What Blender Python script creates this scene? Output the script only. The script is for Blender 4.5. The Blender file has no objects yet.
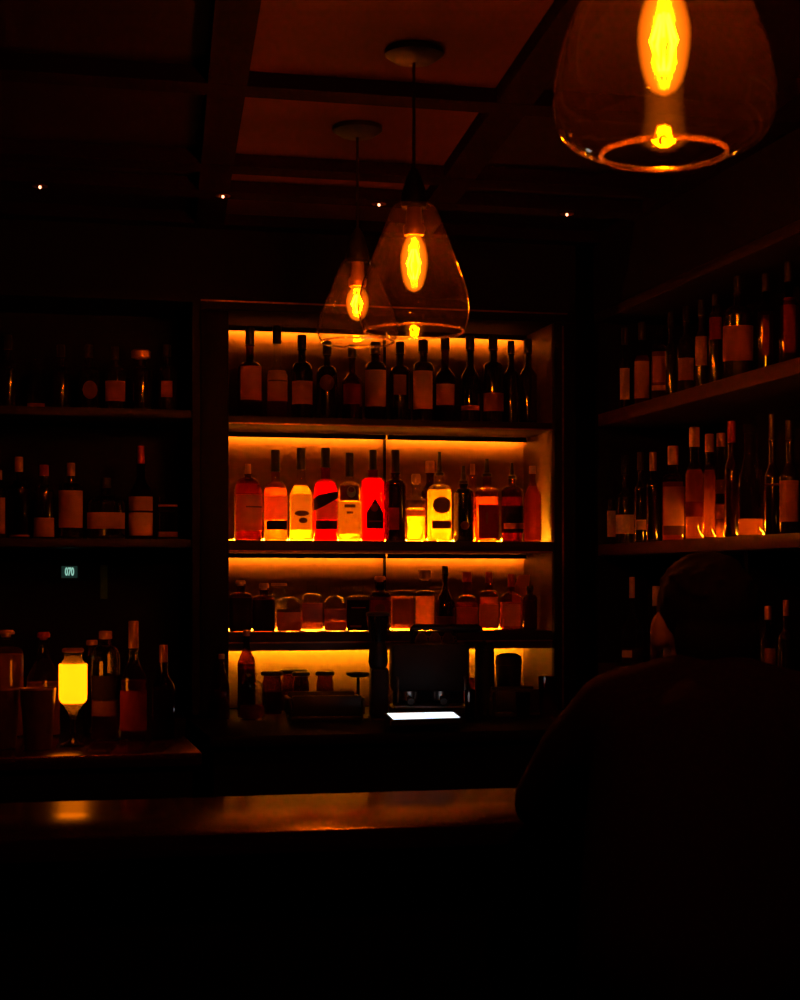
import bpy, bmesh, math, random
from mathutils import Vector, Matrix
random.seed(7)
C = bpy.context.scene
COL = C.collection
# ------------------------------------------------------------------ camera, world, exposure
YAW = math.radians(13.0)
F = 1650.0                      # focal length in pixels of the 800 px wide frame
EYE = 1.5                       # camera height
HOR = 580.0                     # horizon row
SN, CS = math.sin(YAW), math.cos(YAW)
cam_d = bpy.data.cameras.new('camera')
cam = bpy.data.objects.new('camera', cam_d); COL.objects.link(cam)
cam.location = (0, 0, EYE); cam.rotation_euler = (math.radians(90), 0, -YAW)
cam_d.sensor_fit = 'HORIZONTAL'; cam_d.sensor_width = 24.0; cam_d.lens = 24.0*F/800
cam_d.shift_y = (HOR-500)/800
cam_d.dof.use_dof = True; cam_d.dof.focus_distance = 6.0; cam_d.dof.aperture_fstop = 9.0
cam_d.clip_start = 0.02
C.camera = cam
w = bpy.data.worlds.new('world'); C.world = w; w.use_nodes = True
w.node_tree.nodes['Background'].inputs[0].default_value = (0.02, 0.004, 0.002, 1)
w.node_tree.nodes['Background'].inputs[1].default_value = 0.0
C.view_settings.view_transform = 'Standard'; C.view_settings.look = 'None'
C.view_settings.exposure = 0.0; C.view_settings.gamma = 1.0
C.view_settings.use_curve_mapping = False
cy = C.cycles
cy.use_denoising = True
cy.max_bounces = 12; cy.transparent_max_bounces = 40; cy.transmission_bounces = 12; cy.glossy_bounces = 6; cy.diffuse_bounces = 3
cy.sample_clamp_indirect = 4.0; cy.caustics_refractive = False; cy.caustics_reflective = False
# strengths of the lamps that give off the light of the place
FILAMENT = 3600.0
LED = 120.0
LED_LOW = 270.0
LED_BASE = 3000.0
LED_RIGHT = 190.0
LED_FOOT = 90.0
CANDLE = 4.2
SCREEN = 1.6

# ------------------------------------------------------------------ materials
MATS = {}
def nodes_of(name):
    m = bpy.data.materials.new(name); m.use_nodes = True
    nt = m.node_tree; nt.nodes.clear()
    out = nt.nodes.new('ShaderNodeOutputMaterial')
    return m, nt, out
def col4(c): return (c[0], c[1], c[2], 1)
def paint(name, c, rough=.5, metal=0.0, coat=0.0, var=.25, scale=30, spec=.5, stretch=(1,1,1), tint=None):
    m, nt, out = nodes_of(name)
    b = nt.nodes.new('ShaderNodeBsdfPrincipled')
    tc = nt.nodes.new('ShaderNodeTexCoord'); mp = nt.nodes.new('ShaderNodeMapping')
    mp.inputs['Scale'].default_value = stretch
    n = nt.nodes.new('ShaderNodeTexNoise'); n.inputs['Scale'].default_value = scale; n.inputs['Detail'].default_value = 4
    r = nt.nodes.new('ShaderNodeValToRGB')
    r.color_ramp.elements[0].position = .3; r.color_ramp.elements[1].position = .7
    r.color_ramp.elements[0].color = col4([x*(1-var) for x in c]); r.color_ramp.elements[1].color = col4([min(1, x*(1+var)) for x in c])
    L = nt.links.new
    L(tc.outputs['Object'], mp.inputs['Vector']); L(mp.outputs['Vector'], n.inputs['Vector']); L(n.outputs['Fac'], r.inputs['Fac'])
    L(r.outputs['Color'], b.inputs['Base Color'])
    b.inputs['Roughness'].default_value = rough; b.inputs['Metallic'].default_value = metal
    b.inputs['Coat Weight'].default_value = coat; b.inputs['Coat Roughness'].default_value = .12
    b.inputs['Specular IOR Level'].default_value = spec
    if tint: b.inputs['Specular Tint'].default_value = col4(tint)
    L(b.outputs[0], out.inputs['Surface'])
    MATS[name] = m; return m
def glow(name, c, s):
    m, nt, out = nodes_of(name)
    e = nt.nodes.new('ShaderNodeEmission'); e.inputs[0].default_value = col4(c); e.inputs[1].default_value = s
    nt.links.new(e.outputs[0], out.inputs['Surface']); MATS[name] = m; return m
def mix(nt, a, b, fac):
    x = nt.nodes.new('ShaderNodeMixShader')
    if isinstance(fac, (int, float)): x.inputs[0].default_value = fac
    else: nt.links.new(fac, x.inputs[0])
    nt.links.new(a, x.inputs[1]); nt.links.new(b, x.inputs[2]); return x.outputs[0]
def schlick(nt, spec=1.0):
    # mirror share of a thin pane, the same from both sides
    lw = nt.nodes.new('ShaderNodeLayerWeight'); lw.inputs['Blend'].default_value = .5
    po = nt.nodes.new('ShaderNodeMath'); po.operation = 'POWER'; po.inputs[1].default_value = 4.0
    ma = nt.nodes.new('ShaderNodeMath'); ma.operation = 'MULTIPLY_ADD'; ma.inputs[1].default_value = .8*spec; ma.inputs[2].default_value = .045*spec; ma.use_clamp = True
    nt.links.new(lw.outputs['Facing'], po.inputs[0]); nt.links.new(po.outputs[0], ma.inputs[0]); return ma
def glass(name, tint, refr=.3, spec=1.0, rough=.03, haze=0.0):
    """thin glass: lets light through, bends some of it, mirrors at grazing angles"""
    m, nt, out = nodes_of(name)
    t = nt.nodes.new('ShaderNodeBsdfTransparent'); t.inputs[0].default_value = col4(tint)
    r = nt.nodes.new('ShaderNodeBsdfRefraction'); r.inputs['Color'].default_value = col4(tint); r.inputs['IOR'].default_value = 1.3; r.inputs['Roughness'].default_value = .05
    g = nt.nodes.new('ShaderNodeBsdfAnisotropic'); g.inputs['Color'].default_value = (1,1,1,1); g.inputs['Roughness'].default_value = rough
    mu = schlick(nt, spec)
    base = t.outputs[0]
    if haze:
        tr = nt.nodes.new('ShaderNodeBsdfTranslucent'); tr.inputs[0].default_value = (1,.55,.35,1)  # reddish haze mixed into the glass for an inner glow
        base = mix(nt, base, tr.outputs[0], haze)
    s = mix(nt, base, r.outputs[0], refr) if refr else base
    nt.links.new(mix(nt, s, g.outputs[0], mu.outputs[0]), out.inputs['Surface'])
    MATS[name] = m; return m
def liquid(name, c, refr=.15, transl=.4):
    m, nt, out = nodes_of(name)
    t = nt.nodes.new('ShaderNodeBsdfTransparent'); t.inputs[0].default_value = col4(c)
    r = nt.nodes.new('ShaderNodeBsdfRefraction'); r.inputs['Color'].default_value = col4(c); r.inputs['IOR'].default_value = 1.33; r.inputs['Roughness'].default_value = .08
    d = nt.nodes.new('ShaderNodeBsdfTranslucent'); d.inputs[0].default_value = col4(c)
    s = mix(nt, t.outputs[0], r.outputs[0], refr)
    nt.links.new(mix(nt, s, d.outputs[0], transl), out.inputs['Surface'])
    MATS[name] = m; return m
def paper(name, c, transl=.5, var=.12):
    m, nt, out = nodes_of(name)
    n = nt.nodes.new('ShaderNodeTexNoise'); n.inputs['Scale'].default_value = 60
    r = nt.nodes.new('ShaderNodeValToRGB')
    r.color_ramp.elements[0].color = col4([x*(1-var) for x in c]); r.color_ramp.elements[1].color = col4([min(1, x*(1+var)) for x in c])
    tc = nt.nodes.new('ShaderNodeTexCoord'); nt.links.new(tc.outputs['Object'], n.inputs['Vector']); nt.links.new(n.outputs['Fac'], r.inputs['Fac'])
    d = nt.nodes.new('ShaderNodeBsdfDiffuse'); t = nt.nodes.new('ShaderNodeBsdfTranslucent')
    nt.links.new(r.outputs[0], d.inputs[0]); nt.links.new(r.outputs[0], t.inputs[0])
    nt.links.new(mix(nt, d.outputs[0], t.outputs[0], transl), out.inputs['Surface'])
    MATS[name] = m; return m

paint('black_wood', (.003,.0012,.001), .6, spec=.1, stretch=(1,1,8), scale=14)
paint('shelf_wood', (.012,.004,.003), .5, spec=.2, stretch=(1,8,8), scale=10)
paint('lip_wood', (.05,.014,.006), .45, spec=.25, stretch=(1,8,8), scale=10)
paint('bar_wood', (.016,.0035,.0015), .21, spec=.6, tint=(1,.35,.15), coat=.0, stretch=(1.5,14,14), scale=6, var=.35)
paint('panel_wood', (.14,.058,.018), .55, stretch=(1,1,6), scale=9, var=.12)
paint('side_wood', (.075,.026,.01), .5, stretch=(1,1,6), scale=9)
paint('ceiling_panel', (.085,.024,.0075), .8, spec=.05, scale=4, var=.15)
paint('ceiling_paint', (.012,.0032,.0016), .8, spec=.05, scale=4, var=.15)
paint('beam_paint', (.008,.002,.001), .8, spec=.02, scale=6)
paint('wall_paint', (.004,.0015,.001), .8, spec=.1, scale=5)
paint('floor_wood', (.05,.025,.015), .5, scale=7, stretch=(1,10,1))
paint('black_metal', (.007,.005,.005), .55, spec=.2)
paint('black_plastic', (.01,.01,.011), .42)
paint('brass', (.30,.14,.06), .4, metal=1.0)
paint('steel', (.55,.52,.5), .3, metal=1.0)
paint('dark_glass', (.008,.005,.004), .1, coat=.5, var=.1)
paint('wine_glass', (.02,.003,.003), .1, coat=.5, var=.1)
paint('black_cap', (.010,.006,.006), .4)
paint('red_cap', (.35,.025,.035), .35)
paint('cream_cap', (.62,.33,.16), .5)
paint('copper_cap', (.62,.32,.18), .35, metal=.6)
paint('cork', (.45,.25,.12), .8)
paint('rubber', (.012,.01,.01), .7)
paint('jacket_cloth', (.018,.003,.004), .9, scale=120, spec=.1)
paint('trouser_cloth', (.02,.018,.02), .9, spec=.1)
paint('skin', (.42,.22,.15), .55, var=.06)
paint('hair', (.008,.004,.003), .85, spec=.15, scale=80, stretch=(1,1,.2))
paint('ceramic', (.10,.045,.03), .3)
paint('reflection_paint', (.10,.40,.5), .6)
paint('leather', (.04,.02,.015), .5)
glass('clear_glass', (.96,.94,.9), refr=.15, spec=1.5)
glass('shade_glass', (.97,.93,.88), refr=0.0, spec=1.8, rough=.05, haze=.003)
glass('amber_glass', (.92,.58,.22), refr=.15, spec=1.4)
glass('brown_glass', (.42,.16,.05))
glass('red_glass', (.9,.12,.08))
glass('tumbler_glass', (.62,.25,.12))
liquid('amber_liquid', (1,.50,.10))
liquid('gold_liquid', (1,.72,.18), transl=.45)
liquid('red_liquid', (1,.055,.03), refr=.1, transl=.55)
liquid('brown_liquid', (.55,.16,.05))
liquid('dark_red_liquid', (.4,.02,.02))
liquid('glow_liquid', (1,.6,.2), refr=.1, transl=.8)
liquid('clear_liquid', (.95,.82,.6), transl=.15)
paper('cream_label', (.90,.52,.20))
paper('tan_label', (.78,.36,.13))
paper('white_label', (.98,.94,.72), transl=.92, var=.02)
paper('yellow_label', (1.0,.98,.30), transl=.96, var=.02)
paper('black_label', (.02,.012,.012), transl=.05)
paper('brown_label', (.16,.06,.03), transl=.15)
paper('dark_red_label', (.24,.025,.02), transl=.2)
paper('pink_label', (.50,.16,.13), transl=.2)
paper('smudge_ink', (.22,.11,.05), transl=.2)
def soft_filament():
    # filament emission faded by viewing angle, a painted glare with soft edges
    m, nt, out = nodes_of('filament')
    e = nt.nodes.new('ShaderNodeEmission'); e.inputs[0].default_value = (1,.17,.0001,1)
    lw = nt.nodes.new('ShaderNodeLayerWeight'); lw.inputs['Blend'].default_value = .5
    a = nt.nodes.new('ShaderNodeMath'); a.operation = 'SUBTRACT'; a.inputs[0].default_value = 1.0
    b = nt.nodes.new('ShaderNodeMath'); b.operation = 'POWER'; b.inputs[1].default_value = 2.0
    c = nt.nodes.new('ShaderNodeMath'); c.operation = 'MULTIPLY'; c.inputs[1].default_value = FILAMENT
    L = nt.links.new
    L(lw.outputs['Facing'], a.inputs[1]); L(a.outputs[0], b.inputs[0]); L(b.outputs[0], c.inputs[0]); L(c.outputs[0], e.inputs[1])
    L(e.outputs[0], out.inputs['Surface']); MATS['filament'] = m
soft_filament()
glow('led', (1,.25,.008), LED)
glow('led_low', (1,.42,.008), LED_LOW)
glow('led_base', (1,.29,.006), LED_BASE)
glow('led_right', (1,.27,.006), LED_RIGHT)
glow('led_foot', (1,.26,.008), LED_FOOT)
glow('screen_white', (.86,.92,1.0), SCREEN)
glow('downlight_lens', (1,.33,.16), 5)
glow('sign_light', (.30,.62,.50), .9)
glow('sign_back', (.03,.08,.06), .25)
def bulb_shell():
    m, nt, out = nodes_of('bulb_shell')
    t = nt.nodes.new('ShaderNodeBsdfTransparent'); t.inputs[0].default_value = (1,.8,.5,1)
    e = nt.nodes.new('ShaderNodeEmission'); e.inputs[0].default_value = (1,.17,.004,1); e.inputs[1].default_value = 1.7
    g = nt.nodes.new('ShaderNodeBsdfAnisotropic'); g.inputs['Roughness'].default_value = .05
    fr = schlick(nt, .8)
    lw = nt.nodes.new('ShaderNodeLayerWeight'); lw.inputs['Blend'].default_value = .5
    sb = nt.nodes.new('ShaderNodeMath'); sb.operation = 'SUBTRACT'; sb.inputs[0].default_value = 1.0
    pw = nt.nodes.new('ShaderNodeMath'); pw.operation = 'POWER'; pw.inputs[1].default_value = 1.6
    ml = nt.nodes.new('ShaderNodeMath'); ml.operation = 'MULTIPLY_ADD'; ml.inputs[1].default_value = 4.2; ml.inputs[2].default_value = .35
    nt.links.new(lw.outputs['Facing'], sb.inputs[1]); nt.links.new(sb.outputs[0], pw.inputs[0]); nt.links.new(pw.outputs[0], ml.inputs[0]); nt.links.new(ml.outputs[0], e.inputs[1])
    s = mix(nt, t.outputs[0], e.outputs[0], .38)
    nt.links.new(mix(nt, s, g.outputs[0], fr.outputs[0]), out.inputs['Surface']); MATS['bulb_shell'] = m
bulb_shell()
def candle_shell():
    m, nt, out = nodes_of('candle_wax')
    tc = nt.nodes.new('ShaderNodeTexCoord'); n = nt.nodes.new('ShaderNodeTexNoise'); n.inputs['Scale'].default_value = 12
    nt.links.new(tc.outputs['Object'], n.inputs['Vector'])
    r = nt.nodes.new('ShaderNodeValToRGB'); r.color_ramp.elements[0].color = (1,.155,.001,1); r.color_ramp.elements[1].color = (1,.215,.001,1)
    nt.links.new(n.outputs['Fac'], r.inputs['Fac'])
    e = nt.nodes.new('ShaderNodeEmission'); nt.links.new(r.outputs[0], e.inputs[0]); e.inputs[1].default_value = CANDLE
    nt.links.new(e.outputs[0], out.inputs['Surface']); MATS['candle_wax'] = m
candle_shell()

# ------------------------------------------------------------------ helpers
def link(name, bm, mat, parent=None, smooth=True, loc=None, rz=0):
    bmesh.ops.recalc_face_normals(bm, faces=bm.faces)
    me = bpy.data.meshes.new(name); bm.to_mesh(me); bm.free()
    if smooth:
        for p in me.polygons: p.use_smooth = True
        try: me.set_sharp_from_angle(angle=math.radians(38))
        except Exception: pass
    me.materials.append(MATS[mat])
    o = bpy.data.objects.new(name, me); COL.objects.link(o)
    if parent: o.parent = parent
    if loc: o.location = loc
    o.rotation_euler[2] = rz
    return o
def thing(name, label, cat, loc=(0,0,0), rz=0, group=None):
    o = bpy.data.objects.new(name, None); COL.objects.link(o)
    o.empty_display_size = .05
    o.location = loc; o.rotation_euler = (0,0,rz)
    o['label'] = label; o['category'] = cat
    if group: o['group'] = group
    return o
def struct(o): o['kind'] = 'structure'; return o
def box(bm, x0,x1,y0,y1,z0,z1, bev=0.0):
    r = bmesh.ops.create_cube(bm, size=1)
    for v in r['verts']:
        v.co = Vector((x0+(v.co.x+.5)*(x1-x0), y0+(v.co.y+.5)*(y1-y0), z0+(v.co.z+.5)*(z1-z0)))
    if bev:
        es = list({e for v in r['verts'] for e in v.link_edges})
        bmesh.ops.bevel(bm, geom=es, offset=bev, segments=2, affect='EDGES', profile=.5)
    return bm
def boxo(name, mat, parent, *a, bev=0.0):
    return link(name, box(bmesh.new(), *a, bev=bev), mat, parent, smooth=bev > 0)
def lathe(bm, prof, seg=28, sq=2.0, depth=1.0, cx=0, cy=0, close=True):
    """prof: (radius, z[, exponent]) from bottom to top"""
    rings = []
    for p in prof:
        r, z = p[0], p[1]; n = p[2] if len(p) > 2 else sq; dp = p[3] if len(p) > 3 else depth
        ring = []
        for k in range(seg):
            a = 2*math.pi*k/seg; c, s = math.cos(a), math.sin(a)
            x = math.copysign(abs(c)**(2/n), c)*r; y = math.copysign(abs(s)**(2/n), s)*r*dp
            ring.append(bm.verts.new((cx+x, cy+y, z)))
        rings.append(ring)
    for a, b in zip(rings, rings[1:]):
        for k in range(seg):
            bm.faces.new((a[k], a[(k+1)%seg], b[(k+1)%seg], b[k]))
    if close:
        bm.faces.new(rings[0][::-1]); bm.faces.new(rings[-1])
    return bm
def tube(bm, pts, r, seg=10):
    pts = [Vector(p) for p in pts]; rings = []
    up = Vector((0,0,1))
    for i, p in enumerate(pts):
        d = (pts[min(i+1, len(pts)-1)] - pts[max(i-1, 0)]).normalized()
        a = d.cross(up)
        if a.length < 1e-3: a = d.cross(Vector((1,0,0)))
        a.normalize(); b = d.cross(a)
        rr = r[i] if isinstance(r, (list, tuple)) else r
        rings.append([bm.verts.new(p + a*math.cos(2*math.pi*k/seg)*rr + b*math.sin(2*math.pi*k/seg)*rr) for k in range(seg)])
    for a, b in zip(rings, rings[1:]):
        for k in range(seg): bm.faces.new((a[k], a[(k+1)%seg], b[(k+1)%seg], b[k]))
    bm.faces.new(rings[0][::-1]); bm.faces.new(rings[-1]); return bm
def dirs(px):
    u = (px-400)/F
    return SN+u*CS, CS-u*SN
def atY(px, Y):
    rx, ry = dirs(px); d = Y/ry; return d*rx, Y, d
def atX(px, X):
    rx, ry = dirs(px); d = X/rx; return X, d*ry, d
def atD(px, d):
    rx, ry = dirs(px); return d*rx, d*ry, d
def zp(py, d): return EYE+(HOR-py)/F*d

# ------------------------------------------------------------------ the room
YB = 6.30          # back wall
YF = 5.90          # front of the back cabinets
XR = 2.11          # front of the right cabinet
CEIL = 2.80; SOFF = 2.756
struct(boxo('floor', 'floor_wood', None, -2.7, 2.75, -1.5, 6.45, -.06, 0))
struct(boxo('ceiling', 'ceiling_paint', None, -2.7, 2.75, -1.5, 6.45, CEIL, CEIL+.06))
struct(boxo('wall_back', 'wall_paint', None, -2.7, 2.75, YB, YB+.15, 0, CEIL))
struct(boxo('wall_right', 'wall_paint', None, 2.52, 2.67, -1.5, YB, 0, CEIL))
struct(boxo('wall_left', 'wall_paint', None, -2.7, -2.55, -1.5, YB, 0, CEIL))
struct(boxo('wall_front', 'wall_paint', None, -2.55, 2.52, -1.5, -1.35, 0, CEIL))
# coffered ceiling: beams across and along (the along ones drift a little)
tn = 0
def beam(bm):
    global tn
    tn += 1
    struct(link('trim_%d' % tn, bm, 'beam_paint', None, smooth=False))
crossY = [(-.95,-.85),(.1,.2),(1.1,1.2),(2.1,2.2),(3.1,3.2),(4.175,4.272),(4.99,5.09),(5.33,5.43),(5.82,5.90)]
for a, b in crossY: beam(box(bmesh.new(), -2.55, 2.52, a, b, SOFF, CEIL))
for x0 in (-2.575, -1.815, -1.055, -.295, .465, 1.225, 1.985):
    bm = bmesh.new(); sl = .085
    x0c = max(x0, -2.2)
    vs = []
    for yy in (-1.35, 5.82):
        for xx in (x0c, x0c+.1):
            for zz in (SOFF+.001, CEIL): vs.append(bm.verts.new((min(xx+sl*(yy-4.175), 2.5), yy, zz)))
    bmesh.ops.convex_hull(bm, input=vs)
    beam(bm)
# lighter panels in the middle row of coffers
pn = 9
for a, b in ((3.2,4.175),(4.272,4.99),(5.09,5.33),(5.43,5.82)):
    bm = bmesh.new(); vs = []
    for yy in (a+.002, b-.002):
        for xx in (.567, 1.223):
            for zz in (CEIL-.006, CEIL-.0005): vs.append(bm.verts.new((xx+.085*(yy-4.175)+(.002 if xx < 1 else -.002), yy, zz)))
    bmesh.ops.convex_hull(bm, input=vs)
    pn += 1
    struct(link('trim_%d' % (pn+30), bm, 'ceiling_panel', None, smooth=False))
# bulkheads above the cabinets
struct(boxo('trim_20', 'wall_paint', None, -2.55, 2.04, YF, YB, 2.5, SOFF))
struct(boxo('trim_21', 'wall_paint', None, XR, 2.52, 1.2, YF, 2.5, SOFF))

# ------------------------------------------------------------------ back cabinet (lit niche)
NX0, NX1 = .73, 1.95
NB = 6.27          # back panel plane
LV = {2: (2.061, 2.089), 3: (1.602, 1.643), 4: (1.271, 1.31)}
cab = thing('display_cabinet', 'dark tall bottle cabinet with amber strip lit shelves in the middle', 'cabinet', (0,0,0))
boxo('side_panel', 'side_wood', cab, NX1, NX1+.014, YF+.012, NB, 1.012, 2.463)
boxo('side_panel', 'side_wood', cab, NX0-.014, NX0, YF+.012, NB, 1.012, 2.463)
bm = bmesh.new(); box(bm, NX1+.0, 2.035, YF-.02, YF+.012, 1.012, 2.463, bev=.004)
st = link('frame_post', bm, 'black_wood', cab)
boxo('trim_strip', 'brass', st, NX1+.03, NX1+.036, YF-.024, YF-.0195, 1.02, 2.45)
bm = bmesh.new(); box(bm, NX0-.1, NX0, YF-.02, YF+.012, 1.012, 2.463, bev=.004)
link('frame_post', bm, 'black_wood', cab)
tp = boxo('top_board', 'black_wood', cab, NX0-.1, 2.035, YF-.02, NB, 2.463, 2.4995, bev=.003)
boxo('edge_trim', 'brass', tp, NX0-.1, 2.0, YF-.024, YF-.0195, 2.4935, 2.4985)
boxo('back_panel', 'panel_wood', cab, NX0, NX1, NB, NB+.02, 1.012, 2.463)
mid = atY(384, NB)[0]
for za, zb in ((1.012, LV[4][0]), (LV[4][1], LV[3][0]), (LV[3][1], LV[2][0]), (LV[2][1], 2.463)):
    boxo('shelf_standard', 'black_wood', cab, mid-.005, mid+.005, NB-.014, NB-.0005, za+.001, zb-.001)
for k in (2, 3, 4):
    z0, z1 = LV[k]
    s = boxo('shelf', 'shelf_wood', cab, NX0+.001, NX1-.001, YF, NB-.001, z0, z1, bev=.002)
    boxo('edge_trim', 'brass', s, NX0+.002, NX1-.002, YF-.004, YF+.0005, z0, z0+.005)
def led(parent, z, mat, x0=NX0+.01, x1=NX1-.004, off=.046, hh=.014):
    # a slim strip under the board that looks at the back panel, in a small channel closed in front and below
    bm = bmesh.new(); box(bm, x0, x1, NB-off-.002, NB-off, z-.002-hh, z-.002)
    o = link('led_strip', bm, mat, parent, smooth=False)
    bm = bmesh.new()
    vs = [(NB-off-.008, z-.0005), (NB-off-.0022, z-.0005), (NB-off-.0022, z-.0022-hh), (NB-off+.006, z-.0022-hh), (NB-off+.006, z-.0045-hh), (NB-off-.008, z-.0045-hh)]
    a = [bm.verts.new((x0, y, q)) for y, q in vs]; b = [bm.verts.new((x1, y, q)) for y, q in vs]
    bm.faces.new(a); bm.faces.new(b[::-1])
    for k in range(6): bm.faces.new((a[k], b[k], b[(k+1)%6], a[(k+1)%6]))
    for xe in (x0-.0012, x1+.0002): box(bm, xe, xe+.001, NB-off-.008, NB-off+.010, z-.0045-hh, z-.0005)
    link('strip_channel', bm, 'black_metal', o, smooth=False)
    return o
for xa, xb in ((NX0+.004, mid-.0055), (mid+.0055, NX1-.004)):
    led(cab, 2.463, 'led', xa, xb); led(cab, LV[2][0], 'led', xa, xb); led(cab, LV[3][0], 'led', xa, xb); led(cab, LV[4][0], 'led_low', xa, xb, .10, .016)
boxo('valance', 'side_wood', cab, NX0+.001, NX1-.001, YF+.03, YF+.04, LV[4][0]-.028, LV[4][0])
# light line along the foot of the middle bottle row
def foot(parent, x0, x1, y0, y1, z, mat):
    bm = bmesh.new(); box(bm, x0, x1, y0, y1, z+.0005, z+.005)
    o = link('foot_light', bm, mat, parent, smooth=False)
    return o
for k, mt in ((3, 'led_base'), (4, 'led_foot')):
    o = foot(cab, NX0+.01, NX1-.12, NB-.105, NB-.100, LV[k][1], mt)
    boxo('added_light_stop', 'black_metal', o, NX0+.01, NX1-.12, NB-.0995, NB-.095, LV[k][1]+.0005, LV[k][1]+.010)  # unseen stop added to keep light off the back panel
    boxo('added_light_hood', 'black_metal', o, NX0+.01, NX1-.12, NB-.1065, NB-.095, LV[k][1]+.0102, LV[k][1]+.0122)  # unseen hood added so light leaves only forwards

# back counter below the cabinet
cnt = thing('back_counter', 'black work counter under the amber lit bottle cabinet', 'counter', (0,0,0))
boxo('worktop', 'black_wood', cnt, .58, 2.08, 5.16, 6.26, .975, 1.01, bev=.004)
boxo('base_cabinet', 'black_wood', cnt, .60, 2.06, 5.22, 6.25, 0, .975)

# ------------------------------------------------------------------ left bay
LX0, LX1 = -.75, .60
bay = thing('bottle_shelf_unit', 'dark unlit wall shelving with bottles left of the glowing cabinet', 'shelf', (0,0,0))
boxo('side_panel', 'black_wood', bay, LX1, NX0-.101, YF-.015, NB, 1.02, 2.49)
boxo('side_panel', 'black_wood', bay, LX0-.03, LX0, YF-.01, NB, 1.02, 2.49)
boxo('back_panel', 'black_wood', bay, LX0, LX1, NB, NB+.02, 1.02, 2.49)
dl = 5.95
ZL1 = zp(409, 5.85); ZL2 = zp(539, 5.85)
for zz in (ZL1, ZL2):
    boxo('shelf', 'shelf_wood', bay, LX0+.001, LX1-.001, YF, NB-.001, zz-.03, zz, bev=.002)
boxo('top_board', 'black_wood', bay, LX0-.03, NX0-.101, YF-.012, NB, 2.4905, 2.4998)
boxo('counter_board', 'black_wood', bay, LX0-.03, NX0-.16, YF-.1, NB, .98, 1.018)
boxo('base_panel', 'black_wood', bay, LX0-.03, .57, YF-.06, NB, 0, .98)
# small lit sign, standing in for one mirrored in the bay under the shelves
sx, sy_, sd = atY(69.5, 6.24)
sg = thing('mirrored_sign', 'small green lit sign with pale figures as mirrored in the dark left bay', 'sign', (sx, 6.262, zp(572, sd)))
boxo('sign_box', 'black_plastic', sg, -.034, .034, -.018, 0, -.027, .027, bev=.003)
boxo('sign_face', 'sign_back', sg, -.029, .029, -.0195, -.0182, -.022, .022)
def text_obj(name, body, size, mat, parent, loc, rot):
    cu = bpy.data.curves.new(name, 'FONT'); cu.body = body; cu.size = size; cu.align_x = 'CENTER'; cu.align_y = 'CENTER'; cu.extrude = .0005; cu.offset = .0016
    o = bpy.data.objects.new(name+'_tmp', cu); COL.objects.link(o)
    bpy.context.view_layer.update()
    dg = bpy.context.evaluated_depsgraph_get()
    me = bpy.data.meshes.new_from_object(o.evaluated_get(dg))
    bpy.data.objects.remove(o)
    me.materials.clear(); me.materials.append(MATS[mat])
    m = bpy.data.objects.new(name, me); COL.objects.link(m); m.parent = parent; m.location = loc; m.rotation_euler = rot; m.scale = (.55, 1, 1)
    return m
text_obj('sign_figures', '070', .040, 'sign_light', sg, (0, -.0205, 0), (math.radians(90), 0, 0))
px0 = atY(101, 6.2); px1 = atY(108, 6.2)
struct(boxo('trim_30', 'reflection_paint', None, px0[0], px1[0], 6.235, 6.268, zp(599, px0[2]), zp(565, px0[2])))  # solid strip standing in for a door frame mirrored in the bay

# left service counter, nearer than the back cabinets
sc = thing('service_counter', 'dark service counter at left carrying bottles, cups and a candle', 'counter', (0,0,0))
ZS = 1.06
boxo('worktop', 'bar_wood', sc, -1.4, .455, 4.22, 5.0, ZS-.035, ZS, bev=.004)
boxo('front_panel', 'black_wood', sc, -1.38, .435, 4.26, 4.98, 0, ZS-.035)

# ------------------------------------------------------------------ right cabinet
rc = thing('wall_shelving', 'long dark wooden wall shelving crowded with bottles along right wall', 'shelf', (0,0,0))
RZ = {1: (2.073, 2.12), 2: (1.59, 1.632), 3: (1.15, 1.19)}
RY0, RY1 = 1.3, 5.88
boxo('back_panel', 'black_wood', rc, 2.49, 2.515, RY0, RY1, 0, 2.495)
boxo('side_panel', 'black_wood', rc, XR, 2.489, RY1-.03, RY1, 0, 2.495)
boxo('side_panel', 'black_wood', rc, XR, 2.489, RY0, RY0+.03, 0, 2.495)
tb = boxo('top_board', 'shelf_wood', rc, XR-.005, 2.489, RY0, RY1, 2.463, 2.4985, bev=.003)
for k in (1, 2, 3):
    z0, z1 = RZ[k]
    boxo('shelf', 'lip_wood', rc, XR, 2.489, RY0+.031, RY1-.031, z0, z1, bev=.003)
boxo('base_cabinet', 'black_wood', rc, XR+.01, 2.489, RY0+.031, RY1-.031, 0, 1.0)
boxo('worktop', 'black_wood', rc, XR-.02, 2.489, RY0+.031, RY1-.031, 1.0, 1.03)
o = foot(rc, 2.36, 2.365, 4.55, 5.28, RZ[2][1], 'led_right')
boxo('added_light_stop', 'black_metal', o, 2.3655, 2.370, 4.55, 5.28, RZ[2][1]+.0005, RZ[2][1]+.010)
boxo('added_light_hood', 'black_metal', o, 2.350, 2.370, 4.55, 5.28, RZ[2][1]+.0102, RZ[2][1]+.0122)  # unseen hood added to dim the shelf underside above
# lit back frames under the middle right shelf
for a, b in ((749, 771), (781, 803)):
    X = 2.47
    ya = atX(a, X)[1]; yb = atX(b, X)[1]
    boxo('back_frame', 'side_wood', rc, X, 2.4895, yb, ya, 1.22, 1.58, bev=.004)
# upright divider beside the two frames
yd = atX(776, 2.30)[1]
boxo('upright', 'black_wood', rc, 2.2, 2.489, yd-.012, yd+.012, RZ[3][1]+.001, RZ[2][0]-.001)

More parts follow.
